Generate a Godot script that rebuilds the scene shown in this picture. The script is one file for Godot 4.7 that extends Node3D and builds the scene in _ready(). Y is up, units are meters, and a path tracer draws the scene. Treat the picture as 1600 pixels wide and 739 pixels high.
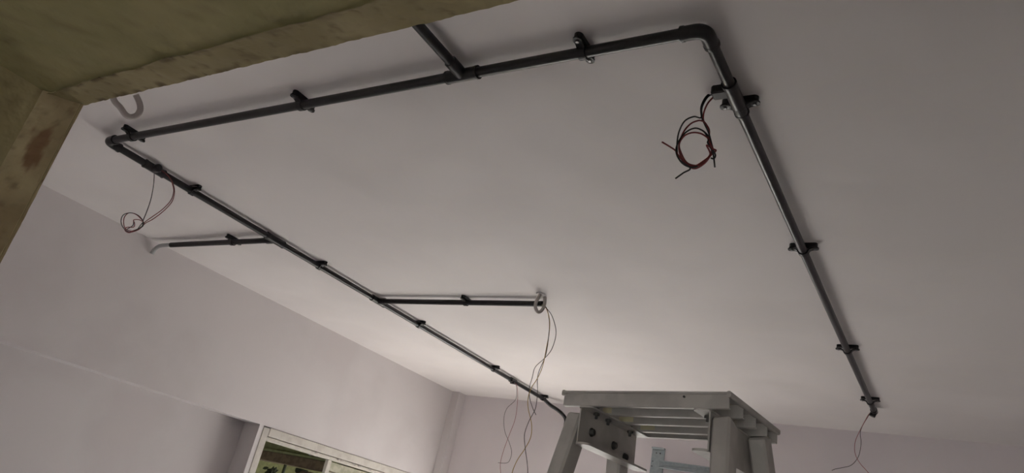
extends Node3D
# The room is measured from the camera: x to the right, y up, depth "d" forward (Godot's -z).
const EYE := 1.75          # height of the camera above the floor
const CEIL := 2.90         # height of the ceiling
const XL := -3.867         # face of the left wall
const XR := 1.75           # face of the right wall
const DF := 0.405          # room side of the front wall (the one with the opening)
const SOF := 2.20          # height of the passage ceiling
const PIPE_Y := 2.874      # axis of the conduits
const PIPE_R := 0.0142
const XB := -2.861         # axis of the long left conduit
const XC := -0.476         # axis of the right conduit
const DA := 1.226          # axis of the cross conduit
var cam_basis: Basis
var names := {}
var M := {}

# ---------------------------------------------------------------- points
func V(x, y, d) -> Vector3:
	return Vector3(x, y, -d)
func ray(u, v) -> Vector3:
	var f := 369.5 / tan(deg_to_rad(35.938) / 2.0)
	return cam_basis * Vector3(u - 800.0, 369.5 - v, -f)
func on_y(u, v, y) -> Vector3:
	var r := ray(u, v)
	return Vector3(0, EYE, 0) + r * ((y - EYE) / r.y)
func on_d(u, v, d) -> Vector3:
	var r := ray(u, v)
	return Vector3(0, EYE, 0) + r * (-d / r.z)
func on_x(u, v, x) -> Vector3:
	var r := ray(u, v)
	return Vector3(0, EYE, 0) + r * (x / r.x)

# ---------------------------------------------------------------- mesh collector
class Shape:
	var v := PackedVector3Array()
	var n := PackedVector3Array()
	var c := PackedColorArray()
	func tri(a: Vector3, b: Vector3, d: Vector3, na: Vector3, nb: Vector3, nd: Vector3):
		if (b - a).cross(d - a).dot(na + nb + nd) > 0.0:
			v.append_array([a, d, b]); n.append_array([na, nd, nb])
		else:
			v.append_array([a, b, d]); n.append_array([na, nb, nd])
	func flat(a: Vector3, b: Vector3, d: Vector3, away: Vector3):
		var k := (b - a).cross(d - a)
		if k.length() < 1e-12:
			return
		k = k.normalized()
		if k.dot(away) < 0.0:
			k = -k
		tri(a, b, d, k, k, k)
	func quad(a, b, d, e, away):
		flat(a, b, d, away); flat(a, d, e, away)
	# box with chamfered edges, t places it
	func box(size: Vector3, t: Transform3D, ch := 0.0):
		var h := size / 2.0
		var cc: float = min(ch, min(h.x, min(h.y, h.z)) * 0.9)
		var o := t.origin
		if cc <= 0.0:
			for ax in 3:
				for s in [-1.0, 1.0]:
					var p := []
					for q in [[-1, -1], [1, -1], [1, 1], [-1, 1]]:
						var k := Vector3.ZERO
						k[ax] = s * h[ax]; k[(ax + 1) % 3] = q[0] * h[(ax + 1) % 3]; k[(ax + 2) % 3] = q[1] * h[(ax + 2) % 3]
						p.append(t * k)
					var aw := Vector3.ZERO
					aw[ax] = s
					quad(p[0], p[1], p[2], p[3], t.basis * aw)
			return
		var pt = func(sx, sy, sz, ax):
			var k := Vector3(sx * (h.x - cc), sy * (h.y - cc), sz * (h.z - cc))
			k[ax] += [sx, sy, sz][ax] * cc
			return t * k
		for ax in 3:
			var b1 := (ax + 1) % 3
			var b2 := (ax + 2) % 3
			for s in [-1, 1]:
				var p := []
				for q in [[-1, -1], [1, -1], [1, 1], [-1, 1]]:
					var sg := [0, 0, 0]
					sg[ax] = s; sg[b1] = q[0]; sg[b2] = q[1]
					p.append(pt.call(sg[0], sg[1], sg[2], ax))
				var aw := Vector3.ZERO
				aw[ax] = s
				quad(p[0], p[1], p[2], p[3], t.basis * aw)
			for s in [-1, 1]:
				for s2 in [-1, 1]:
					var g0 := [0, 0, 0]
					g0[b1] = s; g0[b2] = s2; g0[ax] = -1
					var g1 := g0.duplicate()
					g1[ax] = 1
					var aw2 := Vector3.ZERO
					aw2[b1] = s; aw2[b2] = s2
					quad(pt.call(g0[0], g0[1], g0[2], b1), pt.call(g1[0], g1[1], g1[2], b1), pt.call(g1[0], g1[1], g1[2], b2), pt.call(g0[0], g0[1], g0[2], b2), t.basis * aw2)
		for sx in [-1, 1]:
			for sy in [-1, 1]:
				for sz in [-1, 1]:
					flat(pt.call(sx, sy, sz, 0), pt.call(sx, sy, sz, 1), pt.call(sx, sy, sz, 2), t.basis * Vector3(sx, sy, sz))
	# tube along a list of points; rs = radius or array of radii
	func tube(pts: Array, rs, seg := 14, caps := true):
		var k := pts.size()
		var tang := []
		for i in k:
			var a: Vector3 = pts[max(i - 1, 0)]
			var b: Vector3 = pts[min(i + 1, k - 1)]
			var tg := b - a
			tang.append(tg.normalized() if tg.length() > 1e-9 else (tang[-1] if tang.size() else Vector3.UP))
		var side: Vector3 = tang[0].cross(Vector3.UP if abs(tang[0].y) < 0.9 else Vector3.RIGHT).normalized()
		var rings := []
		var nrm := []
		for i in k:
			side = (side - tang[i] * side.dot(tang[i])).normalized()
			var up: Vector3 = tang[i].cross(side)
			var r: float = rs[i] if rs is Array else rs
			var ring := []
			var nn := []
			for j in seg:
				var an := TAU * j / seg
				var q: Vector3 = side * cos(an) + up * sin(an)
				ring.append(pts[i] + q * r); nn.append(q)
			rings.append(ring); nrm.append(nn)
		for i in k - 1:
			for j in seg:
				var e := (j + 1) % seg
				tri(rings[i][j], rings[i][e], rings[i + 1][j], nrm[i][j], nrm[i][e], nrm[i + 1][j])
				tri(rings[i][e], rings[i + 1][e], rings[i + 1][j], nrm[i][e], nrm[i + 1][e], nrm[i + 1][j])
		if caps:
			for j in seg:
				var e := (j + 1) % seg
				flat(pts[0], rings[0][j], rings[0][e], -tang[0])
				flat(pts[k - 1], rings[k - 1][j], rings[k - 1][e], tang[k - 1])
	# 2D outline in the plane (o, ex, ey), extruded by "by"
	func prism(outline: PackedVector2Array, o: Vector3, ex: Vector3, ey: Vector3, by: Vector3):
		var idx := Geometry2D.triangulate_polygon(outline)
		var at = func(i): return o + ex * outline[i].x + ey * outline[i].y
		for i in range(0, idx.size(), 3):
			var a: Vector3 = at.call(idx[i])
			var b: Vector3 = at.call(idx[i + 1])
			var d: Vector3 = at.call(idx[i + 2])
			flat(a, b, d, -by); flat(a + by, b + by, d + by, by)
		var ccw := not Geometry2D.is_polygon_clockwise(outline)
		for i in outline.size():
			var j := (i + 1) % outline.size()
			var e := outline[j] - outline[i]
			var out2 := Vector2(e.y, -e.x) if ccw else Vector2(-e.y, e.x)
			quad(at.call(i), at.call(j), at.call(j) + by, at.call(i) + by, ex * out2.x + ey * out2.y)
	func mesh(m: Material) -> ArrayMesh:
		var a := []
		a.resize(Mesh.ARRAY_MAX)
		a[Mesh.ARRAY_VERTEX] = v; a[Mesh.ARRAY_NORMAL] = n
		if c.size() == v.size() and c.size() > 0:
			a[Mesh.ARRAY_COLOR] = c
		var am := ArrayMesh.new()
		am.add_surface_from_arrays(Mesh.PRIMITIVE_TRIANGLES, a)
		am.surface_set_material(0, m)
		return am

# ---------------------------------------------------------------- nodes
func numbered(called: String) -> String:
	if not names.has(called):
		names[called] = 0
		return called
	names[called] += 1
	return "%s_%03d" % [called, names[called]]
func obj(called: String, s: Shape, m: Material, parent: Node = null) -> MeshInstance3D:
	var o := MeshInstance3D.new()
	o.mesh = s.mesh(m)
	o.cast_shadow = GeometryInstance3D.SHADOW_CASTING_SETTING_ON
	if parent == null:
		o.name = numbered(called)
		add_child(o)
	else:
		o.name = called
		parent.add_child(o, true)
	return o
func thing(called: String, label: String, category: String, at := Vector3.ZERO, group := "") -> Node3D:
	var o := Node3D.new()
	o.name = numbered(called)
	add_child(o)
	o.position = at
	tag(o, label, category, group)
	return o
func tag(o: Node, label: String, category: String, group := ""):
	o.set_meta("label", label); o.set_meta("category", category)
	if group != "":
		o.set_meta("group", group)
func struct(called: String, s: Shape, m: Material, label: String, category: String) -> MeshInstance3D:
	var o := obj(called, s, m)
	o.set_meta("kind", "structure")
	tag(o, label, category)
	return o
# box given by its limits x0..x1, y0..y1, d0..d1
func lim(s: Shape, x0, x1, y0, y1, d0, d1, ch := 0.0, off := Vector3.ZERO):
	s.box(Vector3(abs(x1 - x0), abs(y1 - y0), abs(d1 - d0)), Transform3D(Basis(), V((x0 + x1) / 2.0, (y0 + y1) / 2.0, (d0 + d1) / 2.0) - off), ch)
func smooth(pts: Array, per := 6) -> Array:
	var out := []
	for i in pts.size() - 1:
		var p0: Vector3 = pts[max(i - 1, 0)]
		var p1: Vector3 = pts[i]
		var p2: Vector3 = pts[i + 1]
		var p3: Vector3 = pts[min(i + 2, pts.size() - 1)]
		for k in per:
			out.append(p1.cubic_interpolate(p2, p0, p3, float(k) / per))
	out.append(pts[-1])
	return out
func rounded(w: float, h: float, r: float, seg := 6) -> PackedVector2Array:
	var out := PackedVector2Array()
	for q in [[1, 1, 0.0], [-1, 1, 90.0], [-1, -1, 180.0], [1, -1, 270.0]]:
		for k in seg + 1:
			var a := deg_to_rad(q[2] + 90.0 * k / seg)
			out.append(Vector2(q[0] * (w / 2 - r) + cos(a) * r, q[1] * (h / 2 - r) + sin(a) * r))
	return out

# ---------------------------------------------------------------- materials
func noise_tex(seed_: int, freq: float, a: Color, b: Color, size := 512, oct := 5, low := 0.3, high := 0.7) -> ImageTexture:
	var fn := FastNoiseLite.new()
	fn.seed = seed_; fn.frequency = freq; fn.fractal_octaves = oct
	fn.noise_type = FastNoiseLite.TYPE_SIMPLEX_SMOOTH
	var g := fn.get_seamless_image(size, size)
	var im := Image.create(size, size, true, Image.FORMAT_RGB8)
	for y in size:
		for x in size:
			im.set_pixel(x, y, a.lerp(b, smoothstep(low, high, g.get_pixel(x, y).r)))
	im.generate_mipmaps()
	return ImageTexture.create_from_image(im)
func height_normal(seed_: int, freq: float, strength: float, size := 512, oct := 4) -> ImageTexture:
	var fn := FastNoiseLite.new()
	fn.seed = seed_; fn.frequency = freq; fn.fractal_octaves = oct
	var g := fn.get_seamless_image(size, size)
	g.convert(Image.FORMAT_RGBA8)
	g.bump_map_to_normal_map(strength)
	g.generate_mipmaps()
	return ImageTexture.create_from_image(g)
func mat(col: Color, rough := 0.8, metal := 0.0) -> StandardMaterial3D:
	var m := StandardMaterial3D.new()
	m.albedo_color = col; m.roughness = rough; m.metallic = metal
	return m
func tex(m: StandardMaterial3D, t: Texture2D, scale: float, nt: Texture2D = null, ns := 1.0) -> StandardMaterial3D:
	if t != null:
		m.albedo_texture = t
	if nt != null:
		m.normal_enabled = true; m.normal_texture = nt; m.normal_scale = ns
	m.uv1_triplanar = true; m.uv1_world_triplanar = true
	m.uv1_scale = Vector3.ONE * scale
	return m
func materials():
	var wavy := height_normal(11, 0.006, 3.0, 512, 3)
	M.ceiling = tex(mat(Color(1, 1, 1), 0.75), noise_tex(3, 0.004, Color(0.885, 0.865, 0.86), Color(0.90, 0.88, 0.875)), 0.35, wavy, 1.3)
	M.wall = tex(mat(Color(1, 1, 1), 0.8), noise_tex(5, 0.004, Color(0.855, 0.83, 0.83), Color(0.88, 0.858, 0.858)), 0.4, wavy, 0.4)
	M.lilac = tex(mat(Color(1, 1, 1), 0.8), noise_tex(6, 0.004, Color(0.875, 0.845, 0.855), Color(0.895, 0.865, 0.872)), 0.4, wavy, 0.4)
	M.rough = height_normal(21, 0.02, 6.0)
	M.olive = tex(mat(Color(1, 1, 1), 0.85), noise_tex(7, 0.008, Color(0.58, 0.545, 0.39), Color(0.63, 0.585, 0.43)), 1.2, M.rough, 0.5)
	M.olive_v = mat(Color(1, 1, 1), 0.85)
	M.olive_v.vertex_color_use_as_albedo = true
	tex(M.olive_v, null, 2.0, M.rough, 0.5)
	M.floor = tex(mat(Color(1, 1, 1), 0.55), noise_tex(8, 0.01, Color(0.76, 0.75, 0.74), Color(0.83, 0.82, 0.81)), 0.8)
	M.concrete = tex(mat(Color(1, 1, 1), 0.9), noise_tex(9, 0.01, Color(0.72, 0.71, 0.69), Color(0.78, 0.77, 0.75)), 0.3)
	M.pvc = tex(mat(Color(1, 1, 1), 0.32), noise_tex(10, 0.03, Color(0.055, 0.055, 0.063), Color(0.085, 0.085, 0.095), 256), 5.0)
	M.clamp = mat(Color(0.06, 0.06, 0.068), 0.45)
	M.screw = mat(Color(0.55, 0.55, 0.55), 0.4, 0.8)
	M.hook = mat(Color(0.68, 0.65, 0.63), 0.6)
	M.clear_tube = mat(Color(0.70, 0.71, 0.71), 0.35)
	M.alu = tex(mat(Color(1, 1, 1), 0.55, 0.2), noise_tex(12, 0.012, Color(0.66, 0.645, 0.625), Color(0.72, 0.705, 0.685), 512, 5), 1.3)
	M.cream = mat(Color(0.76, 0.73, 0.60), 0.7)
	M.bolt = mat(Color(0.27, 0.265, 0.26), 0.5, 0.3)
	M.galv = tex(mat(Color(1, 1, 1), 0.55, 0.25), noise_tex(15, 0.03, Color(0.60, 0.64, 0.655), Color(0.64, 0.675, 0.69), 256), 4.0)
	M.red = mat(Color(0.45, 0.11, 0.12), 0.5)
	M.pink = mat(Color(0.62, 0.36, 0.38), 0.5)
	M.black = mat(Color(0.09, 0.085, 0.085), 0.5)
	M.dark_grey = mat(Color(0.26, 0.24, 0.24), 0.5)
	M.yellow = mat(Color(0.66, 0.55, 0.30), 0.5)
	M.frame = tex(mat(Color(1, 1, 1), 0.6), noise_tex(16, 0.02, Color(0.79, 0.765, 0.73), Color(0.83, 0.81, 0.775), 256), 2.0)
	M.sash = tex(mat(Color(1, 1, 1), 0.5), noise_tex(17, 0.02, Color(0.66, 0.66, 0.57), Color(0.76, 0.75, 0.68), 256), 3.0)
	M.brown = tex(mat(Color(1, 1, 1), 0.8), noise_tex(18, 0.02, Color(0.44, 0.37, 0.30), Color(0.51, 0.435, 0.355), 256), 2.0)
	M.far_green = tex(mat(Color(1, 1, 1), 0.85), noise_tex(19, 0.02, Color(0.56, 0.56, 0.41), Color(0.61, 0.61, 0.45), 256), 2.0)
	M.leaf = mat(Color(0.20, 0.22, 0.14), 0.7)
	M.glass = mat(Color(0.9, 0.95, 0.95, 0.06), 0.03)
	M.glass.transparency = BaseMaterial3D.TRANSPARENCY_ALPHA
	M.rubber = mat(Color(0.1, 0.1, 0.1), 0.8)

# ---------------------------------------------------------------- setting
func back_d(x) -> float:               # the back wall is not quite square to the room
	return 5.146 - 0.0268 * (x - 0.24)
func plate(s: Shape, x0, x1, y0, y1, back := 0.22):   # a slab of the back wall
	var a0 := V(x0, y0, back_d(x0)); var a1 := V(x1, y0, back_d(x1))
	var b0 := V(x0, y1, back_d(x0)); var b1 := V(x1, y1, back_d(x1))
	var k := Vector3(0, 0, -back)
	s.quad(a0, a1, b1, b0, -k); s.quad(a0 + k, a1 + k, b1 + k, b0 + k, k)
	s.quad(a0, a1, a1 + k, a0 + k, Vector3.DOWN); s.quad(b0, b1, b1 + k, b0 + k, Vector3.UP)
	s.quad(a0, b0, b0 + k, a0 + k, Vector3.LEFT); s.quad(a1, b1, b1 + k, a1 + k, Vector3.RIGHT)
# gridded surface with a colour and a bump of its own at every point
func sheet(s: Shape, o: Vector3, eu: Vector3, ev: Vector3, nu: int, nv: int, away: Vector3, place: Callable, paint: Callable):
	var p := []
	for i in nu + 1:
		var row := []
		for j in nv + 1:
			row.append(place.call(o + eu * (float(i) / nu) + ev * (float(j) / nv), float(i) / nu, float(j) / nv))
		p.append(row)
	for i in nu:
		for j in nv:
			for q in [[[0, 0], [1, 0], [1, 1]], [[0, 0], [1, 1], [0, 1]]]:
				var t := []
				var before := s.v.size()
				for e in q:
					t.append(p[i + e[0]][j + e[1]])
				s.flat(t[0], t[1], t[2], away)
				for w in range(before, s.v.size()):
					s.c.append(paint.call(s.v[w]))
func shell():
	var s := Shape.new()
	lim(s, -4.30, XR + 0.2, CEIL, CEIL + 0.15, DF - 0.25, 5.6)
	struct("ceiling", s, M.ceiling, "white painted plaster ceiling carrying the black conduits", "ceiling")
	s = Shape.new()
	lim(s, -4.30, XR + 0.2, -0.15, 0.0, -2.8, 5.6)
	struct("floor", s, M.floor, "grey tiled floor of the room under the ladder", "floor")
	# left wall: a band above, a recessed panel below it, a pier beside the window
	s = Shape.new()
	lim(s, XL, -4.12, 2.147, CEIL, DF - 0.2, 5.6)
	lim(s, XL, -4.12, 0.0, 0.95, 3.25, 5.6)
	lim(s, XL, -4.12, 0.95, 2.147, 3.25, 3.285)
	lim(s, XL, -4.12, 0.95, 2.147, 4.97, 5.6)
	struct("wall_left", s, M.wall, "pale lilac white left wall with window below its upper band", "wall")
	s = Shape.new()
	lim(s, -4.014, -4.12, 0.0, 2.147, DF - 0.2, 3.25)
	struct("wall_left_recess", s, M.wall, "recessed pale wall panel under the left wall band", "wall")
	s = Shape.new()
	lim(s, XL - 0.02, -3.79, 0.0, CEIL, 5.155, 5.5)
	struct("wall_corner_pier", s, M.wall, "narrow vertical pier in the corner beside the lilac back wall", "wall")
	# back wall with a wide glazed door in it, under the edge of the picture
	s = Shape.new()
	var w0 := -3.60; var w1 := -1.75; var wy0 := 0.06; var wy1 := 2.12
	plate(s, -4.1, w0, 0.0, CEIL); plate(s, w1, XR + 0.2, 0.0, CEIL)
	plate(s, w0, w1, 0.0, wy0); plate(s, w0, w1, wy1, CEIL)
	struct("wall_back", s, M.lilac, "lilac painted back wall behind the aluminium ladder", "wall")
	var win := thing("window_2", "wide white framed daylight window reaching to the floor in the lilac back wall", "window")
	win.set_meta("kind", "structure")
	s = Shape.new()
	var dm := back_d(-2.3) + 0.08
	lim(s, w0, w1, wy1 - 0.05, wy1, dm, dm + 0.06, 0.004); lim(s, w0, w1, wy0, wy0 + 0.05, dm, dm + 0.06, 0.004)
	lim(s, w0, w0 + 0.05, wy0 + 0.05, wy1 - 0.05, dm, dm + 0.06, 0.004); lim(s, w1 - 0.05, w1, wy0 + 0.05, wy1 - 0.05, dm, dm + 0.06, 0.004)
	obj("frame", s, M.frame, win)
	for k in 3:
		var xa := w0 + 0.05 + (w1 - w0 - 0.1) / 3.0 * k
		var xb := w0 + 0.05 + (w1 - w0 - 0.1) / 3.0 * (k + 1)
		s = Shape.new()
		lim(s, xa + 0.015, xb - 0.015, wy0 + 0.06, wy1 - 0.06, dm + 0.028, dm + 0.032)
		obj("pane", s, M.glass, win)
		if k > 0:
			s = Shape.new()
			lim(s, xa - 0.02, xa + 0.02, wy0 + 0.05, wy1 - 0.05, dm + 0.005, dm + 0.055, 0.004)
			obj("mullion", s, M.frame, win)
	s = Shape.new()
	lim(s, XR, XR + 0.2, 0.0, CEIL, DF - 0.2, 5.6)
	struct("wall_right", s, M.wall, "plain pale right wall of the room", "wall")
	# front wall round the opening that the camera looks through
	s = Shape.new()
	lim(s, -4.12, -1.12, 0.0, CEIL, DF - 0.12, DF)
	lim(s, 1.25, XR + 0.2, 0.0, CEIL, DF - 0.12, DF)
	lim(s, -1.12, 1.25, SOF + 0.02, CEIL, DF - 0.12, DF)
	struct("wall_front", s, M.wall, "front wall of the room above and beside the opening", "wall")

func passage():
	var fn := FastNoiseLite.new()
	fn.seed = 77; fn.frequency = 9.0; fn.fractal_octaves = 4
	var fine := FastNoiseLite.new()
	fine.seed = 78; fine.frequency = 45.0; fine.fractal_octaves = 3
	var green := Color(0.58, 0.545, 0.39).srgb_to_linear()
	var green_b := Color(0.63, 0.585, 0.43).srgb_to_linear()
	var tan_a := Color(0.58, 0.515, 0.395).srgb_to_linear()
	var tan_b := Color(0.65, 0.59, 0.465).srgb_to_linear()
	var dirt := Color(0.33, 0.25, 0.17).srgb_to_linear()
	var rust := Color(0.36, 0.22, 0.13).srgb_to_linear()
	var mixed = func(a: Color, b: Color, p: Vector3, amount: float) -> Color:
		var c := a.lerp(b, clamp(0.5 + fn.get_noise_3dv(p) * 1.2, 0, 1))
		return c.lerp(dirt, amount * smoothstep(0.15, 0.6, fine.get_noise_3dv(p)))
	# ceiling of the passage, camera side of the plaster crease
	var xl := -1.104
	var s := Shape.new()
	sheet(s, V(xl, SOF, -0.5), V(2.3, 0, 0), V(0, 0, 0.88), 150, 60, Vector3.DOWN,
		func(p, _u, _v): return p + Vector3(0, 0.0015 * fn.get_noise_3dv(p * 2.0), 0),
		func(p): return mixed.call(green, green_b, p, 0.3))
	struct("ceiling_passage", s, M.olive_v, "olive green painted passage ceiling in front of the room", "ceiling")
	s = Shape.new()
	lim(s, xl - 0.3, 1.6, SOF + 0.006, SOF + 0.2, -2.8, DF - 0.03)
	lim(s, xl - 0.3, 1.6, SOF, SOF + 0.1, -2.8, -0.49)
	struct("ceiling_slab", s, M.olive, "olive ceiling slab above the passage", "ceiling")
	# side wall of the passage, with its crease and splayed end
	s = Shape.new()
	sheet(s, V(xl, 0.0, -0.5), V(0, 0, 0.868), V(0, SOF, 0), 60, 120, Vector3.RIGHT,
		func(p, _u, _v): return p + Vector3(0.0015 * fn.get_noise_3dv(p * 2.0), 0, 0),
		func(p): return mixed.call(tan_a.lerp(green, 0.45), tan_b.lerp(green, 0.45), p, 0.3))
	struct("wall_passage_left", s, M.olive_v, "brownish olive side wall of the passage", "wall")
	s = Shape.new()
	lim(s, xl - 0.006, xl - 0.25, 0.0, SOF + 0.1, -2.8, DF - 0.02)
	lim(s, xl, xl - 0.1, 0.0, SOF, -2.8, -0.49)
	struct("wall_passage_core", s, M.olive, "olive plastered wall behind the passage side", "wall")
	s = Shape.new()
	lim(s, 1.25, 1.5, 0.0, SOF, -2.8, DF - 0.02)
	struct("wall_passage_right", s, M.olive, "olive green wall on the other side of the passage", "wall")
	s = Shape.new()
	lim(s, -1.4, -0.2, 0.0, SOF + 0.1, -2.95, -2.8); lim(s, 1.25, 1.6, 0.0, SOF + 0.1, -2.95, -2.8)
	lim(s, -0.2, 1.25, 2.05, SOF + 0.1, -2.95, -2.8)
	struct("wall_passage_end", s, M.olive, "olive green end wall of the passage with a doorway", "wall")
	# strip of soffit between the crease and the room, chipped along both edges
	s = Shape.new()
	sheet(s, V(xl + 0.0, SOF - 0.003, 0.366), V(2.36, 0, 0), V(0, 0, 0.04), 420, 14, Vector3.DOWN,
		func(p, _u, v):
			var q: Vector3 = p
			var e := Vector3(p.x, 0, 0)
			if v < 0.01:
				q.z += 0.005 * fine.get_noise_3dv(e * 0.35) + 0.0015 * fine.get_noise_3dv(e * 3.0)
			elif v > 0.99:
				q.z += 0.0012 * fine.get_noise_3dv(e * 0.3 + Vector3(9, 0, 0)) + 0.0006 * fine.get_noise_3dv(e * 2.0)
			q.y += 0.0016 * fine.get_noise_3dv(p)
			if v < 0.01:
				q.y -= 0.0005
			return q,
		func(p):
			var c: Color = mixed.call(tan_a.lerp(green, 0.35), tan_b.lerp(green_b, 0.35), p, 0.4)
			var d: float = -p.z
			var edge: float = max(smoothstep(0.374, 0.368, d), smoothstep(0.397, 0.404, d))
			var crust: float = smoothstep(-0.05, 0.35, fine.get_noise_3dv(Vector3(p.x * 0.6, 3.0, 0)))
			var left: float = smoothstep(-0.55, -0.95, p.x)   # the crack is dirtiest by the corner
			return c.lerp(dirt, (0.35 + 0.45 * left) * edge * crust))
	# the far edge of the strip turns up into the room
	lim(s, xl, 1.256, SOF - 0.002, SOF + 0.05, DF - 0.03, DF + 0.0005)
	while s.c.size() < s.v.size():
		s.c.append(tan_a)
	struct("trim_soffit", s, M.olive_v, "chipped tan plaster strip along the head of the opening", "trim")
	# splayed jamb with a rust brown stain
	s = Shape.new()
	var ja := V(xl + 0.001, 0, 0.364)
	var jb := V(xl + 0.040, 0, 0.4045)
	var jn := Vector3(1, 0, 1).normalized()
	var stain := on_x(44, 232, -1.09).y
	sheet(s, ja, jb - ja, Vector3(0, SOF, 0), 16, 460, jn,
		func(p, u, _v):
			var e := Vector3(0, p.y, 5.0)
			var q: Vector3 = p + jn * 0.0014 * fine.get_noise_3dv(p * 0.8)
			if u > 0.99:
				q += Vector3(0.0022 * fine.get_noise_3dv(e * 0.5), 0, 0)
			return q,
		func(p):
			var c: Color = mixed.call(tan_a.lerp(dirt, 0.45), tan_b.lerp(dirt, 0.25), p, 0.5)
			var u: float = (p.x - ja.x) / 0.039
			var k: float = 1.0 - clamp(Vector2((u - 0.55) / 0.28, (p.y - stain) / 0.045).length(), 0, 1)
			k = smoothstep(0.1, 0.5, k + 0.7 * fine.get_noise_3dv(p * Vector3(1.0, 0.35, 1.0)))
			var near: float = smoothstep(0.16, 0.05, abs(p.y - stain))
			return c.lerp(rust, 0.75 * k * near))
	lim(s, xl - 0.02, xl + 0.0385, 0.0, SOF, DF - 0.004, DF)
	while s.c.size() < s.v.size():
		s.c.append(tan_a)
	struct("trim_jamb", s, M.olive_v, "stained tan plaster jamb at the side of the opening", "trim")

# window of the left wall and what is seen through it
func side_window():
	var win := thing("window_1", "old cream window frame with a half closed sash in the left wall", "window")
	win.set_meta("kind", "structure")
	var s := Shape.new()
	lim(s, XL + 0.004, -3.97, 0.95, 2.140, 3.285, 3.338, 0.003)
	obj("jamb", s, M.frame, win)
	s = Shape.new()
	lim(s, XL + 0.006, -3.905, 2.092, 2.145, 3.338, 4.97, 0.004)
	obj("head_board", s, M.frame, win)
	s = Shape.new()
	lim(s, XL - 0.004, -3.97, 2.068, 2.088, 3.338, 4.97, 0.003)
	obj("track_rail", s, M.frame, win)
	s = Shape.new()
	lim(s, -3.90, -3.97, 2.08, 2.145, 3.338, 4.97)
	obj("head_liner", s, M.brown, win)
	s = Shape.new()
	lim(s, XL + 0.006, -3.97, 0.95, 1.0, 3.285, 4.97, 0.004)
	obj("sill", s, M.frame, win)
	# paint flakes along the rail
	var rng := RandomNumberGenerator.new()
	rng.seed = 5
	for k in 7:
		s = Shape.new()
		var dd := [3.80, 4.03, 4.07, 4.20, 4.26, 4.38, 4.60][k] as float
		s.box(Vector3(0.006, 0.012, 0.02 + rng.randf() * 0.02), Transform3D(Basis(Vector3.RIGHT, rng.randf_range(-0.3, 0.3)), V(XL - 0.001, 2.083, dd)), 0.003)
		obj("paint_flake", s, M.hook, win)
	var sash := Node3D.new()
	sash.name = "sash"
	win.add_child(sash)
	sash.position = V(-3.935, 1.0, 4.47)
	s = Shape.new()
	lim(s, -3.92, -3.95, 1.0, 2.068, 3.985, 4.025, 0.003, sash.position)
	obj("stile", s, M.frame, sash)
	s = Shape.new()
	lim(s, -3.92, -3.95, 1.0, 2.068, 4.93, 4.97, 0.003, sash.position)
	obj("stile", s, M.frame, sash)
	for k in 16:
		s = Shape.new()
		var y := 2.058 - k * 0.066
		s.box(Vector3(0.012, 0.062, 0.905), Transform3D(Basis(Vector3(0, 0, 1), 0.12), V(-3.935, y - 0.03, 4.477) - sash.position), 0.002)
		obj("slat", s, M.sash, sash)
	# the next room: far wall with a lintel and an opening onto a green wall
	s = Shape.new()
	lim(s, -9.0, -4.12, 2.195, 3.0, 5.6, 5.8)
	lim(s, -9.0, -7.2, 0.0, 2.075, 5.6, 5.8); lim(s, -5.05, -4.12, 0.0, 2.195, 5.6, 5.8)
	lim(s, -7.2, -5.05, 0.0, 1.0, 5.6, 5.8)
	struct("wall_next_room", s, M.far_green, "green far wall of the next room seen through the window", "wall")
	s = Shape.new()
	lim(s, -9.0, -4.12, 2.9, 3.05, 1.5, 5.8)
	struct("ceiling_next_room", s, M.far_green, "green ceiling of the next room", "ceiling")
	s = Shape.new()
	lim(s, -9.0, -4.12, -0.15, 0.0, 1.5, 5.8)
	struct("floor_next_room", s, M.floor, "floor of the next room beyond the side window", "floor")
	s = Shape.new()
	lim(s, -9.2, -9.0, 0.0, 3.0, 1.5, 5.8)
	lim(s, -9.0, -6.6, 0.0, 3.0, 1.3, 1.5); lim(s, -5.6, -4.12, 0.0, 3.0, 1.3, 1.5); lim(s, -6.6, -5.6, 1.9, 3.0, 1.3, 1.5)
	struct("wall_next_room_side", s, M.far_green, "green side wall of the next room", "wall")
	s = Shape.new()
	lim(s, -7.6, -5.05, 2.076, 2.168, 5.55, 5.75, 0.004)
	tag(obj("lintel", s, M.brown), "brown wooden lintel over the opening in the next room", "lintel")
	s = Shape.new()
	lim(s, -7.6, -5.0, 2.170, 2.194, 5.53, 5.75, 0.003)
	tag(obj("ledge", s, M.far_green), "green ledge on top of the brown lintel in the next room", "ledge")
	s = Shape.new()
	lim(s, -9.5, -4.6, 0.0, 3.2, 7.6, 7.8)
	lim(s, -9.7, -9.5, 0.0, 3.2, 5.8, 7.8)
	struct("wall_yard", s, M.far_green, "light green yard wall seen through the next room", "wall")
	s = Shape.new()
	lim(s, -9.5, -4.6, 3.0, 3.15, 5.8, 7.8)
	struct("ceiling_yard", s, M.far_green, "roof slab over the yard behind the next room", "ceiling")
	s = Shape.new()
	s.tube([V(-6.155, 1.0, 5.66), V(-6.145, 2.078, 5.66)], 0.016, 8)
	tag(obj("window_bar", s, M.leaf), "dark upright bar in the opening of the next room", "bar")
	var cab := thing("wall_cabinet", "dark brown cupboard standing in the opening of the next room", "cupboard", V(-5.5, 1.0, 5.68))
	s = Shape.new()
	lim(s, -5.93, -5.06, 1.0, 2.05, 5.62, 5.74, 0.01, cab.position)
	obj("body", s, M.brown, cab)
	s = Shape.new()
	lim(s, -5.945, -5.86, 2.02, 2.066, 5.61, 5.74, 0.012, cab.position)
	obj("cornice_end", s, M.leaf, cab)
	var pl := thing("hanging_plant", "dark leafy plant silhouetted in the opening of the next room", "plant", V(-6.36, 1.0, 5.68))
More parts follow.
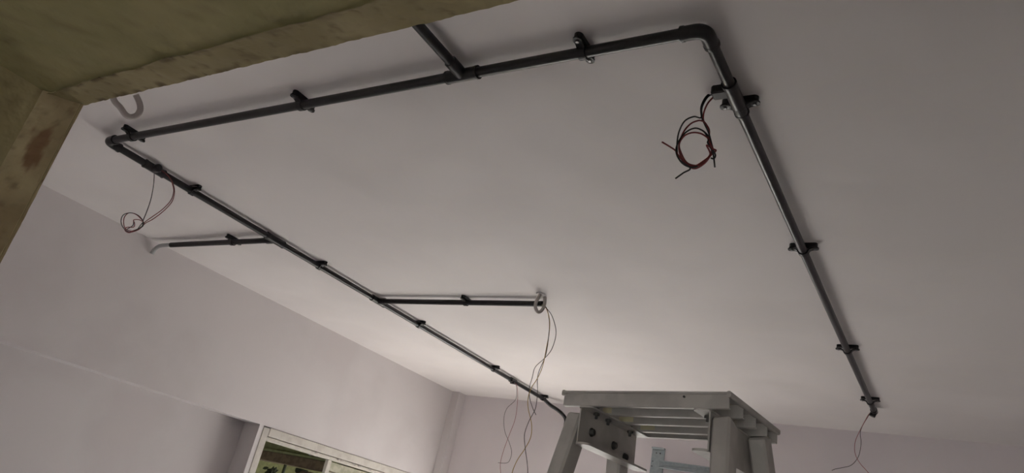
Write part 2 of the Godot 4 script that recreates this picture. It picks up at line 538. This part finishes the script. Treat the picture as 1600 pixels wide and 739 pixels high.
	s = Shape.new()
	s.tube([V(-6.36, 1.0, 5.68) - pl.position, V(-6.37, 1.97, 5.68) - pl.position], 0.008, 6)
	obj("stem", s, M.leaf, pl)
	for k in 16:
		s = Shape.new()
		var c := V(-6.38 + rng.randf_range(-0.10, 0.09), 1.975 + rng.randf_range(-0.07, 0.035), 5.68 + rng.randf_range(-0.03, 0.03)) - pl.position
		var dir := Vector3(rng.randf_range(-1, 1), rng.randf_range(-0.7, 0.7), rng.randf_range(-0.4, 0.4)).normalized()
		s.tube([c - dir * 0.045, c - dir * 0.02, c + dir * 0.01, c + dir * 0.045], [0.003, 0.015, 0.017, 0.002], 6)
		obj("leaf", s, M.leaf, pl)
	for k in 2:
		s = Shape.new()
		var xk := [-5.71, -5.60][k] as float
		s.tube(smooth([V(xk - 0.03, 2.2, 5.56), V(xk - 0.03, 2.215, 5.56), V(xk + 0.005, 2.225, 5.57), V(xk + 0.05, 2.212, 5.56), V(xk + 0.075, 2.2, 5.56)], 4), [0.004, 0.008, 0.012, 0.014, 0.015, 0.016, 0.015, 0.016, 0.017, 0.016, 0.014, 0.015, 0.013, 0.010, 0.008, 0.005, 0.003], 8)
		tag(obj("rag", s, M.frame if k == 0 else M.dark_grey), ["crumpled pale rag lying on the ledge of the next room", "crumpled dark rag lying on the ledge of the next room"][k], "rag")

# ---------------------------------------------------------------- conduits
func pipe(called_label: String, a: Vector3, b: Vector3, extra := []) -> Node3D:
	var t := thing("conduit_pipe", called_label, "pipe", a, "black conduits on the ceiling")
	var s := Shape.new()
	s.tube([Vector3.ZERO, b - a], PIPE_R, 20)
	obj("tube", s, M.pvc, t)
	for e in extra:   # [fraction, length] sleeve couplers
		s = Shape.new()
		sleeve(s, (b - a) * e[0], (b - a).normalized(), e[1])
		obj("coupler", s, M.pvc, t)
	return t
func sleeve(s: Shape, c: Vector3, dir: Vector3, length: float, r := 0.0172):
	var h := dir * length / 2.0
	s.tube([c - h, c - h + dir * 0.001, c - h + dir * 0.003, c + h - dir * 0.003, c + h - dir * 0.001, c + h], [PIPE_R, r - 0.001, r, r, r - 0.001, PIPE_R], 20, false)
func bend(at: Vector3, da: Vector3, db: Vector3, label: String):
	var t := thing("pipe_elbow", label, "pipe elbow", at, "black conduit fittings")
	var s := Shape.new()
	var pts := [da * 0.055]
	for k in 9:
		var u := k / 8.0
		var rr := 0.026
		pts.append((da * rr).lerp(Vector3.ZERO, u).lerp(Vector3.ZERO.lerp(db * rr, u), u))
	pts.append(db * 0.055)
	s.tube(pts, 0.0176, 20)
	obj("body", s, M.pvc, t)
	for dd in [da, db]:
		s = Shape.new()
		s.tube([dd * 0.046, dd * 0.047, dd * 0.055, dd * 0.056], [0.0174, 0.0190, 0.0190, 0.0174], 20)
		obj("rim", s, M.pvc, t)
func tee(at: Vector3, dir: Vector3, out: Vector3, label: String, length := 0.11, stub := 0.055, square := false, shift := 0.0):
	var t := thing("pipe_tee", label, "pipe fitting", at, "black conduit fittings")
	var s := Shape.new()
	sleeve(s, Vector3.ZERO, dir, length, 0.0180)
	obj("body", s, M.pvc, t)
	for k in [-1, 1]:
		s = Shape.new()
		s.tube([dir * k * length * 0.5 - dir * k * 0.004, dir * k * length * 0.5 + dir * k * 0.002], 0.0190, 20)
		obj("rim", s, M.clamp, t)
	s = Shape.new()
	if square:
		var up := dir.cross(out).normalized()
		s.box(Vector3(0.034, stub, 0.026), Transform3D(Basis(dir, out, up), out * (0.008 + stub / 2.0) + dir * shift), 0.004)
	else:
		s.tube([out * 0.005, out * stub, out * (stub + 0.001)], [0.0172, 0.0176, 0.0150], 18)
	obj("outlet", s, M.clamp if square else M.pvc, t)
	return t
var clamp_proto: Node3D
func make_clamp():
	# runs across the pipe along local x; the pipe runs along local z; origin on the pipe axis
	var t := thing("pipe_clamp", "black plastic clamp", "clamp", Vector3.ZERO, "black clamps holding the conduits")
	var top := CEIL - PIPE_Y
	var s := Shape.new()
	s.prism(rounded(0.092, 0.022, 0.0108, 6), Vector3(0, top, 0), Vector3.RIGHT, Vector3.BACK, Vector3(0, -0.0125, 0))
	s.box(Vector3(0.030, top - 0.0125, 0.018), Transform3D(Basis(), Vector3(0, (top + 0.0115) / 2.0, 0)), 0.001)
	obj("base", s, M.clamp, t)
	# strap: band round the pipe with two ears turned out
	s = Shape.new()
	var outer := PackedVector2Array()
	var r1 := PIPE_R + 0.0045
	var pts := []
	pts.append(Vector2(-0.044, 0.008)); pts.append(Vector2(-0.026, 0.0055)); pts.append(Vector2(-0.019, 0.002))
	for k in 13:
		var a := PI + PI * k / 12.0
		pts.append(Vector2(cos(a) * (r1 - 0.0022), sin(a) * (r1 - 0.0022)))
	pts.append(Vector2(0.019, 0.002)); pts.append(Vector2(0.026, 0.0055)); pts.append(Vector2(0.044, 0.008))
	var low := []
	for i in pts.size():
		var a: Vector2 = pts[max(i - 1, 0)]
		var b: Vector2 = pts[min(i + 1, pts.size() - 1)]
		var nn: Vector2 = (b - a).normalized().orthogonal()
		outer.append(pts[i] + nn * 0.002)
		low.append(pts[i] - nn * 0.002)
	low.reverse()
	for p in low:
		outer.append(p)
	s.prism(outer, Vector3(0, 0, -0.0095), Vector3.RIGHT, Vector3.UP, Vector3(0, 0, 0.019))
	for k in [-1, 1]:
		s.prism(rounded(0.024, 0.022, 0.0105, 6), Vector3(k * 0.038, 0.0095, 0), Vector3.RIGHT, Vector3.BACK, Vector3(0, -0.0045, 0))
	obj("strap", s, M.clamp, t)
	for k in [-1, 1]:
		s = Shape.new()
		s.tube([Vector3(k * 0.037, top - 0.004, 0), Vector3(k * 0.037, 0.0035, 0), Vector3(k * 0.037, 0.0028, 0), Vector3(k * 0.037, 0.001, 0)], [0.003, 0.003, 0.0055, 0.0038], 10)
		obj("screw", s, M.screw, t)
	clamp_proto = t
var clamp_used := false
func clamp_at(p: Vector3, along: Vector3, label: String, spin := 0.0):
	var c: Node3D = clamp_proto
	if clamp_used:
		c = clamp_proto.duplicate()
		c.name = numbered("pipe_clamp")
		add_child(c)
	clamp_used = true
	c.position = p
	c.rotation.y = atan2(along.x, along.z) + spin
	c.set_meta("label", label)

func conduits():
	var X := Vector3.RIGHT
	var F := Vector3.FORWARD
	var A0 := V(XB, PIPE_Y, DA); var A1 := V(XC, PIPE_Y, DA)
	var xt := on_y(727, 122, PIPE_Y).x
	pipe("black conduit crossing the ceiling from left elbow to tee", A0 + X * 0.03, V(xt - 0.03, PIPE_Y, DA))
	pipe("black conduit crossing the ceiling from tee to right elbow", V(xt + 0.03, PIPE_Y, DA), A1 - X * 0.03)
	pipe("black conduit running from the tee over the passage opening", V(xt, PIPE_Y, DA - 0.02), V(xt, PIPE_Y, DF))
	bend(A0, X, F, "black elbow at the corner of the long left conduit")
	bend(A1, -X, F, "black elbow at the corner of the glossy right conduit")
	tee(V(xt, PIPE_Y, DA), X, -F, "black tee in the middle of the crossing conduit", 0.10, 0.06)
	# left run: along the ceiling, then down the back wall
	var dn := back_d(XB) - 0.02
	var d1 := 2.125; var d2 := 2.926
	var cut := [DA + 0.03, 1.44, d1, d2, 4.50, 4.96]
	var piece := ["short black conduit from the left elbow to the wire tangle outlet", "black conduit between the wire tangle outlet and left wall branch", "black conduit between the left wall branch and hook branch", "black conduit between the hook branch and pink wire outlet", "last black conduit piece beyond the pink wire outlet"]
	for k in 5:
		pipe(piece[k], V(XB, PIPE_Y, cut[k] + (0.02 if k > 0 else 0.0)), V(XB, PIPE_Y, cut[k + 1] - (0.02 if k < 4 else 0.0)))
	var t := thing("conduit_pipe", "bent black conduit turning down the lilac back wall", "pipe", V(XB, 1.2, dn), "black conduits on the ceiling")
	var s := Shape.new()
	var turn := [V(XB, PIPE_Y, 4.95), V(XB, PIPE_Y, 5.0)]
	for p in [[860, 633, 5.06], [872, 641, 5.11], [880, 648.5, 5.16], [884, 656, 5.19], [883, 666, 5.20]]:
		turn.append(on_d(p[0], p[1], p[2]))
	turn.append(turn[-1] + Vector3(0, -0.15, 0)); turn.append(turn[-1] + Vector3(0, -1.3, 0))
	s.tube(smooth(turn, 8).map(func(p): return p - t.position), PIPE_R, 18)
	obj("tube", s, M.pvc, t)
	# right run
	var c_end := 4.50
	pipe("short glossy conduit from the right elbow to the square outlet box", A1 + F * 0.03, V(XC, PIPE_Y, 1.455))
	pipe("long glossy black conduit along the right of the ceiling", V(XC, PIPE_Y, 1.52), V(XC, PIPE_Y, c_end))
	# branches of the left run
	pipe("short black branch conduit reaching to the left wall", V(XB - 0.03, PIPE_Y, d1), V(-3.705, PIPE_Y, d1))
	pipe("black branch conduit ending at the ceiling hook", V(XB + 0.03, PIPE_Y, d2), V(-1.775, PIPE_Y, d2))
	tee(V(XB, PIPE_Y, d1), F, -X, "black tee joining the branch to the left wall")
	tee(V(XB, PIPE_Y, d2), F, X, "black tee joining the branch with the ceiling hook")
	tee(V(XB, PIPE_Y, 1.44), F, X, "black outlet tee feeding the thin wire tangle", 0.09, 0.032)
	tee(V(XB, PIPE_Y, 4.50), F, Vector3.DOWN, "black outlet tee with the pale pink wire on the left conduit", 0.07, 0.022)
	tee(V(XC, PIPE_Y, 1.487), F, -X, "black outlet tee with square box above the red black coil", 0.125, 0.040, true, -0.034)
	# end cap of the right run
	t = thing("pipe_end_outlet", "black end outlet closing the glossy right conduit", "pipe fitting", V(XC, PIPE_Y, c_end), "black conduit fittings")
	s = Shape.new()
	sleeve(s, Vector3.ZERO, F, 0.05, 0.0185)
	s.tube([F * 0.02, F * 0.03], [0.0185, 0.012], 18)
	obj("body", s, M.pvc, t)
	s = Shape.new()
	s.tube([F * 0.012, F * 0.012 + Vector3(-0.012, -0.03, 0)], [0.0165, 0.0165], 18)
	obj("outlet", s, M.clamp, t)
	# white flexible end at the left wall
	s = Shape.new()
	var fl := smooth([V(-3.69, PIPE_Y, d1), V(-3.76, PIPE_Y, d1), V(-3.81, PIPE_Y - 0.004, d1), V(-3.842, PIPE_Y - 0.022, d1), V(-3.853, PIPE_Y - 0.05, d1)], 8)
	s.tube(fl, 0.0115, 14)
	tag(obj("flexible_tube", s, M.clear_tube), "short pale flexible tube bent at the left wall end", "tube")
	# clamps, at the places seen in the photograph
	make_clamp()
	var on_a := ["black clamp on the crossing conduit beside the left corner elbow", "black clamp on the crossing conduit between left elbow and tee", "black clamp on the crossing conduit between tee and right elbow"]
	var px := [[203, 211], [474, 166], [910, 80]]
	for k in 3:
		clamp_at(V(on_y(px[k][0], px[k][1], PIPE_Y).x, PIPE_Y, DA), X, on_a[k])
	var on_b := ["black clamp on the left conduit just past the wire tangle", "black clamp on the left conduit between the two branch tees", "black clamp on the left conduit first after the hook branch", "black clamp on the left conduit just before the pink wire outlet", "black clamp on the left conduit last before the back wall"]
	px = [[300, 299], [503, 416], [657, 508], [772, 577], [845, 622]]
	for k in 5:
		clamp_at(V(XB, PIPE_Y, -on_y(px[k][0], px[k][1], PIPE_Y).z), F, on_b[k])
	var on_c := ["black clamp on the right conduit beside the red black coil", "black clamp on the right conduit second after the coil", "black clamp on the right conduit third after the coil", "black clamp on the right conduit next to its end outlet"]
	px = [[1155, 168], [1257, 392], [1325, 548], [1360, 628]]
	for k in 4:
		clamp_at(V(XC, PIPE_Y, -on_y(px[k][0], px[k][1], PIPE_Y).z), F, on_c[k])
	clamp_at(V(on_y(365, 379, PIPE_Y).x, PIPE_Y, d1), X, "black clamp on the short branch to the left wall")
	clamp_at(V(on_y(727, 472, PIPE_Y).x, PIPE_Y, d2), X, "black clamp on the branch that ends at the ceiling hook")

func hooks():
	var x := -2.40
	var t := thing("ceiling_hook", "pale painted U hook hanging beyond the head of the opening", "hook", V(x, CEIL, 1.05), "painted ceiling fan hooks")
	var s := Shape.new()
	var pts := [V(x, CEIL + 0.005, 0.955), V(x, CEIL - 0.035, 0.962)]
	for p in [[178, 156], [188, 168], [196, 179], [205, 183], [214, 180], [219, 172], [218, 161], [212, 148]]:
		pts.append(on_x(p[0], p[1], x))
	s.tube(smooth(pts, 6).map(func(p): return p - t.position), 0.0102, 14)
	obj("rod", s, M.hook, t)
	s = Shape.new()
	s.tube([V(x, CEIL, 0.955) - t.position, V(x, CEIL - 0.004, 0.955) - t.position], [0.022, 0.020], 18)
	obj("collar", s, M.ceiling, t)
	x = -1.762
	t = thing("ceiling_hook", "pale painted U hook round the end of a branch conduit", "hook", V(x, CEIL, 2.86), "painted ceiling fan hooks")
	s = Shape.new()
	pts = [on_x(846, 453, x)]
	pts[0].y = CEIL + 0.004
	for p in [[843, 462], [838, 471], [836.5, 479], [839, 486], [843, 487.5], [848, 483], [851, 474], [851.5, 464]]:
		pts.append(on_x(p[0], p[1], x))
	s.tube(smooth(pts, 6).map(func(p): return p - t.position), 0.0084, 14)
	obj("rod", s, M.hook, t)
	s = Shape.new()
	s.tube([Vector3(pts[0].x, CEIL, pts[0].z) - t.position, Vector3(pts[0].x, CEIL - 0.005, pts[0].z) - t.position], [0.024, 0.018], 18)
	obj("collar", s, M.ceiling, t)

# ---------------------------------------------------------------- wires
# pts in the pixels of a crop at (ox, oy) enlarged k times, hung at depth d
func wire(t: Node3D, called: String, m: Material, pts: Array, ox, oy, k, d, r, wob := 0.004, seed_ := 1):
	var rng := RandomNumberGenerator.new()
	rng.seed = seed_
	var w := []
	for i in pts.size():
		var p := on_d(ox + pts[i][0] / k, oy + pts[i][1] / k, d + (rng.randf_range(-wob, wob) if i > 0 else 0.0))
		w.append(p - t.position)
	var s := Shape.new()
	s.tube(smooth(w, 7), r, 7)
	return obj(called, s, m, t)
func wires():
	var t := thing("wire_coil", "coil of red and black wire hanging from the square outlet box", "wire", on_d(1020 + 388 / 4.106, 110 + 150 / 4.106, 1.49))
	var d := 1.492
	wire(t, "black_wire", M.black, [[392, 142], [360, 152], [330, 185], [309, 240], [314, 300], [335, 350], [358, 400], [372, 450], [388, 510], [402, 545], [392, 566], [372, 562]], 1020, 110, 4.106, d, 0.0021, 0.004, 1)
	wire(t, "black_wire", M.black, [[392, 150], [352, 170], [316, 235], [310, 302], [262, 297], [205, 325], [168, 395], [156, 470], [160, 550], [195, 600], [255, 622], [320, 595], [368, 545], [384, 500], [352, 465], [360, 430], [322, 388], [270, 371], [215, 395], [172, 445], [149, 510], [172, 575], [240, 627], [195, 658], [145, 694]], 1020, 110, 4.106, d, 0.0021, 0.006, 2)
	wire(t, "black_wire", M.black, [[300, 376], [335, 400], [360, 455], [384, 525], [392, 570], [398, 622]], 1020, 110, 4.106, d, 0.0021, 0.004, 3)
	wire(t, "red_wire", M.red, [[392, 168], [352, 212], [328, 268], [324, 318], [342, 345], [362, 385], [362, 450], [384, 500], [405, 515], [372, 545], [330, 598], [268, 630], [212, 600], [178, 548], [168, 480], [195, 400], [240, 345], [292, 322], [325, 326]], 1020, 110, 4.106, d, 0.0022, 0.006, 4)
	wire(t, "red_wire", M.red, [[362, 440], [312, 407], [255, 399], [202, 420], [170, 470], [178, 520], [212, 585], [255, 608], [312, 606], [352, 565], [378, 510], [345, 480], [368, 540], [320, 585], [262, 614], [205, 590], [160, 540], [146, 515], [110, 490], [60, 460]], 1020, 110, 4.106, d, 0.0022, 0.006, 5)
	# thin tangle below the left corner
	d = 1.455
	t = thing("wire_tangle", "thin dark red wire tangle hanging below the left conduit", "wire", on_d(240, 275, d))
	wire(t, "black_wire", M.black, [[374, 160], [374, 200], [366, 280], [346, 380], [312, 480], [283, 552], [275, 600], [235, 626], [180, 646], [140, 632], [110, 595], [101, 550], [118, 508], [160, 490], [210, 494], [258, 522], [286, 570], [268, 612]], 170, 240, 5.28, d, 0.0017, 0.005, 6)
	wire(t, "red_wire", M.red, [[400, 130], [455, 150], [505, 205], [528, 262], [534, 318], [510, 388], [440, 462], [360, 520], [297, 566], [266, 612], [205, 642], [140, 622], [123, 572], [130, 522], [166, 490], [220, 500], [272, 545], [288, 582], [250, 616], [190, 640]], 170, 240, 5.28, d, 0.0017, 0.005, 7)
	wire(t, "red_wire", M.red, [[410, 132], [470, 165], [518, 222], [538, 275], [541, 330], [517, 402], [450, 475], [365, 540], [300, 576], [245, 628], [168, 650], [132, 630], [150, 608], [205, 606], [212, 575], [205, 548], [245, 545], [284, 562]], 170, 240, 5.28, d, 0.0017, 0.005, 8)
	wire(t, "black_wire", M.black, [[205, 550], [200, 590], [165, 615], [135, 635], [170, 652], [230, 625], [280, 600], [286, 565], [262, 590], [240, 620]], 170, 240, 5.28, d, 0.0017, 0.005, 9)
	# long wires from the hook
	d = 2.91
	t = thing("hanging_wires", "long black and yellow wires dangling from the hooked branch", "wire", on_d(852, 481, d))
	var k := 2.475
	wire(t, "black_wire", M.dark_grey, [[165, 88], [182, 102], [205, 135], [220, 195], [206, 255], [180, 292], [140, 330], [128, 370], [117, 410], [118, 450], [130, 490], [142, 515]], 780, 440, k, d, 0.0016, 0.004, 10)
	wire(t, "yellow_wire", M.yellow, [[165, 90], [183, 106], [195, 150], [193, 200], [182, 260], [170, 320], [150, 370], [125, 410], [112, 450], [112, 490], [125, 550], [122, 600], [100, 645], [70, 690], [50, 739], [40, 800]], 780, 440, k, d, 0.0017, 0.004, 11)
	wire(t, "black_wire", M.dark_grey, [[165, 86], [184, 104], [194, 160], [189, 230], [178, 290], [150, 360], [148, 430], [140, 490], [115, 540], [98, 590], [100, 640], [108, 700], [111, 745], [112, 790]], 780, 440, k, d, 0.0016, 0.004, 12)
	d = 4.50
	t = thing("hanging_wires", "pale pink and grey wires dangling from the left conduit outlet", "wire", on_d(805, 603, d))
	wire(t, "pink_wire", M.pink, [[62, 392], [70, 408], [71, 460], [62, 530], [40, 590], [18, 650], [5, 700], [6, 745], [8, 790]], 780, 440, k, d, 0.0017, 0.004, 13)
	wire(t, "grey_wire", M.dark_grey, [[62, 394], [67, 410], [64, 455], [30, 490], [18, 530], [22, 580], [38, 620], [48, 660], [38, 695], [20, 702], [-4, 700]], 780, 440, k, d, 0.0016, 0.004, 14)
	d = 4.49
	t = thing("hanging_wires", "red and dark wires dangling from the right conduit end", "wire", on_d(1357, 648, d))
	k = 3.7125
	wire(t, "red_wire", M.pink, [[590, 392], [578, 408], [550, 460], [530, 500], [508, 550], [502, 600], [512, 645], [540, 690], [585, 742], [600, 790]], 1200, 540, k, d, 0.0017, 0.004, 15)
	wire(t, "dark_wire", M.dark_grey, [[592, 394], [580, 412], [546, 470], [535, 510], [540, 560], [532, 620], [515, 660], [480, 695], [430, 708], [390, 716], [370, 724]], 1200, 540, k, d, 0.0017, 0.004, 16)

# ---------------------------------------------------------------- ladder
func beam(s: Shape, a: Vector3, b: Vector3, wx: float, wz: float, ch: float):
	var dir := (b - a).normalized()
	var ex := (Vector3.RIGHT - dir * dir.x).normalized()
	var ez := ex.cross(dir).normalized()
	s.box(Vector3(wx, (b - a).length(), wz), Transform3D(Basis(ex, dir, ez), (a + b) / 2.0), ch)
func ladder():
	var H := 2.197
	var yaw := 0.085; var pitch := -0.009; var roll := 0.049
	# measured turns are about (right, up, forward); Godot's forward is -z
	var b := Basis(Vector3.UP, -yaw) * Basis(Vector3.RIGHT, -pitch) * Basis(Vector3(0, 0, 1), roll)
	var top := V(-0.740, EYE + 0.447, 1.790)
	var t := thing("step_ladder", "worn aluminium stepladder with slatted top platform", "ladder", top - b.y * H)
	t.basis = b
	# local: x right, y up, -z away from the camera, platform top at H
	var w := 0.48
	var D := 0.394
	var s := Shape.new()
	var n := 4
	for k in n:
		var z0 := -D / n * k
		var z1 := -D / n * (k + 1) + 0.006
		s = Shape.new()
		var o := Vector3(0, H, 0)
		var tk := 0.0035
		var hgt := 0.036
		# plank as a downward channel with lips
		s.box(Vector3(w, 0.006, abs(z1 - z0) + (0.004 if k == 0 else 0.0)), Transform3D(Basis(), Vector3(0, H - 0.003, (z0 + z1) / 2.0 + (0.003 if k == 0 else 0.0))), 0.0015)
		for e in (2 if k == n - 1 else 1):
			var z: float = [z0 - 0.003, z1 + 0.003][e]
			s.box(Vector3(w - 0.008, hgt, tk), Transform3D(Basis(), Vector3(0, H - hgt / 2.0 - 0.004, z)), 0.001)
			s.box(Vector3(w - 0.008, tk, 0.014), Transform3D(Basis(), Vector3(0, H - hgt - 0.003, z + [-0.006, 0.006][e])), 0.001)
		obj("platform_slat", s, M.alu, t)
		if k > 0:
			s = Shape.new()
			s.box(Vector3([0.0, 0.028, 0.046, 0.046][k], 0.026, 0.001), Transform3D(Basis(), Vector3([0.0, -0.150, -0.140, -0.118][k], H - 0.022, z0 - 0.0008)), 0.0)
			obj("paint_patch", s, M.cream, t).set_meta("label", "pale cream paint patch")
	for e in [-1, 1]:
		# rolled rim along the short side
		s = Shape.new()
		s.prism(rounded(0.012, 0.016, 0.005, 5), Vector3(e * (w / 2.0 - 0.004), H - 0.006, 0.004), Vector3.RIGHT, Vector3.UP, Vector3(0, 0, -D - 0.004))
		obj("platform_rim", s, M.alu, t)
	for q in [[0.12, 0.0]]:
		s = Shape.new()
		s.tube([Vector3(q[0], H - 0.013, 0.003), Vector3(q[0], H - 0.013, -0.004)], 0.003, 8)
		obj("rivet", s, M.bolt, t)
	for e in [-1, 1]:
		var xg: float = e * 0.186
		# gusset: channel plate in the side plane, flanges turned in
		s = Shape.new()
		var zc := -0.185
		var gl := 0.345
		var gh := 0.098
		var gy := H - 0.040
		var inn := -e as float
		var web := PackedVector2Array([Vector2(gl / 2, 0), Vector2(-gl / 2 + 0.0, 0), Vector2(-gl / 2, -gh), Vector2(gl / 2 - 0.0, -gh)])
		s.prism(web, Vector3(xg, gy, zc), Vector3.BACK, Vector3.UP, Vector3(inn * 0.004, 0, 0))
		obj("gusset_plate", s, M.alu, t)
		s = Shape.new()
		s.prism(rounded(gl + 0.02, 0.046, 0.012, 5), Vector3(xg + inn * 0.021, gy, zc), Vector3.BACK, Vector3.RIGHT, Vector3(0, -0.0045, 0))
		obj("gusset_flange", s, M.alu, t)
		s = Shape.new()
		s.prism(rounded(gl + 0.035, 0.044, 0.017, 6), Vector3(xg + inn * 0.021, gy - gh, zc - 0.005), Vector3.BACK, Vector3.RIGHT, Vector3(0, -0.006, 0))
		obj("gusset_flange", s, M.alu, t)
		for q in [[-0.08, -0.055], [-0.215, -0.062], [-0.29, -0.080]]:
			s = Shape.new()
			var c := Vector3(xg + inn * 0.004, gy + q[1], q[0])
			s.tube([c, c + Vector3(inn * 0.003, 0, 0), c + Vector3(inn * 0.0031, 0, 0), c + Vector3(inn * 0.009, 0, 0), c + Vector3(inn * 0.011, 0, 0)], [0.0125, 0.0125, 0.0095, 0.0095, 0.007], 12)
			obj("bolt", s, M.bolt, t)
		for q in [-0.06, -0.13, -0.27]:
			s = Shape.new()
			var c := Vector3(xg + inn * 0.026, gy, q)
			s.tube([c + Vector3(0, 0.008, 0), c + Vector3(0, -0.006, 0), c + Vector3(0, -0.0061, 0), c + Vector3(0, -0.012, 0), c + Vector3(0, -0.0121, 0), c + Vector3(0, -0.022, 0)], [0.005, 0.005, 0.009, 0.009, 0.004, 0.004], 12)
			obj("bolt", s, M.bolt, t)
		for f in 2:
			# two legs a side, splayed to front and back
			var zt := [-0.052, -0.300][f] as float
			var dz := [0.25, -0.25][f] as float
			var a := Vector3(xg + e * 0.027, H - 0.042, zt)
			var fall := H - 0.048 - 0.02
			if f == 1:
				pass
			else:
				a.y -= 0.018
				fall -= 0.018
				a.x -= e * 0.004
			var base := a + Vector3(e * 0.085 * fall, -fall, dz * fall)
			s = Shape.new()
			beam(s, a, base, 0.046, 0.064, 0.006)
			obj("leg", s, M.alu, t)
			s = Shape.new()
			s.box(Vector3(0.06, 0.05, 0.08), Transform3D(Basis(), base + Vector3(0, 0.005, 0)), 0.008)
			obj("rubber_foot", s, M.rubber, t)
	for k in 6:
		# treads between the front legs, braces between the rear ones
		var y := 0.29 + 0.29 * k
		var fall := H - 0.048 - y
		var half := 0.186 + 0.027 + 0.085 * fall
		s = Shape.new()
		s.box(Vector3(half * 2.0 - 0.03, 0.028, 0.075), Transform3D(Basis(), Vector3(0, y, -0.052 + 0.25 * fall)), 0.004)
		obj("tread", s, M.alu, t)
		if k % 2 == 0:
			s = Shape.new()
			s.box(Vector3(half * 2.0 - 0.03, 0.035, 0.02), Transform3D(Basis(), Vector3(0, y, -0.300 - 0.25 * (fall - 0.012))), 0.004)
			obj("brace", s, M.alu, t)

func wall_bracket():
	var t := thing("wall_bracket", "galvanised steel mounting bracket on the lilac back wall", "bracket", V(-1.955, 2.2, back_d(-1.955)))
	var f := func(x, y, out): return V(x, y, back_d(x) - out) - t.position
	var s := Shape.new()
	var slab = func(sh: Shape, x0, x1, y0, y1, o0, o1):
		sh.box(Vector3(x1 - x0, y1 - y0, o1 - o0), Transform3D(Basis(Vector3.UP, 0.0268), f.call((x0 + x1) / 2, (y0 + y1) / 2, (o0 + o1) / 2)), 0.0015)
	slab.call(s, -2.0, -1.905, 2.05, 2.632, 0.0, 0.012)
	obj("upright", s, M.galv, t)
	s = Shape.new()
	slab.call(s, -2.0, -1.905, 2.632, 2.645, 0.0, 0.03)
	obj("top_flange", s, M.galv, t)
	s = Shape.new()
	slab.call(s, -1.925, -1.36, 2.502, 2.552, 0.012, 0.024)
	obj("cross_bar", s, M.galv, t)
	s = Shape.new()
	slab.call(s, -1.925, -1.36, 2.524, 2.531, 0.024, 0.028)
	obj("rib", s, M.galv, t)
	s = Shape.new()
	slab.call(s, -1.925, -1.36, 2.546, 2.553, 0.012, 0.034)
	slab.call(s, -1.925, -1.36, 2.501, 2.508, 0.012, 0.034)
	obj("flange", s, M.galv, t)
	for q in [[-1.966, 2.606, 0.012], [-1.937, 2.606, 0.012], [-1.986, 2.545, 0.012], [-1.988, 2.510, 0.012], [-1.868, 2.539, 0.024], [-1.832, 2.537, 0.024]]:
		s = Shape.new()
		s.tube([f.call(q[0], q[1], q[2] - 0.002), f.call(q[0], q[1], q[2] + 0.003)], [0.006, 0.0045], 8)
		obj("screw", s, M.bolt, t)

func outdoors():
	var s := Shape.new()
	lim(s, -30, 30, -0.4, -0.2, -40, 60)
	struct("ground_outside", s, M.concrete, "pale concrete ground outside round the building", "ground")

func _ready():
	# camera
	cam_basis = Basis(Vector3(0.848, 0.206, -0.489), Vector3(0.034, 0.899, 0.438), Vector3(0.529, -0.388, 0.755)).orthonormalized()
	var cam := Camera3D.new()
	cam.name = "camera"
	add_child(cam)
	cam.transform = Transform3D(cam_basis, Vector3(0, EYE, 0))
	cam.fov = 35.938
	cam.near = 0.02
	cam.current = true
	# sky
	var env := Environment.new()
	var sky := Sky.new()
	var sm := ProceduralSkyMaterial.new()
	sm.sky_top_color = Color(0.80, 0.85, 0.93)
	sm.sky_horizon_color = Color(0.93, 0.93, 0.93)
	sm.ground_bottom_color = Color(0.60, 0.58, 0.56)
	sm.ground_horizon_color = Color(0.85, 0.85, 0.85)
	sm.sky_energy_multiplier = 1.0
	sky.sky_material = sm
	env.background_mode = Environment.BG_SKY
	env.sky = sky
	env.background_energy_multiplier = 1.0
	env.ambient_light_source = Environment.AMBIENT_SOURCE_SKY
	env.tonemap_mode = Environment.TONE_MAPPER_LINEAR
	env.tonemap_exposure = 4.85
	env.sdfgi_enabled = true; env.ssao_enabled = true; env.ssil_enabled = true
	var we := WorldEnvironment.new()
	we.name = "world_environment"
	we.environment = env
	add_child(we)
	var sun := DirectionalLight3D.new()
	sun.name = "sun"
	add_child(sun)
	sun.look_at_from_position(Vector3.ZERO, Vector3(-0.15, -0.75, 0.52))   # from behind the back wall, high on the right
	sun.light_energy = 1.7
	sun.light_color = Color(1.0, 0.975, 0.94)
	sun.light_angular_distance = 2.0
	sun.shadow_enabled = true
	materials()
	shell()
	passage()
	outdoors()
	ladder()
	conduits()
	side_window()
	wall_bracket()
	hooks()
	wires()
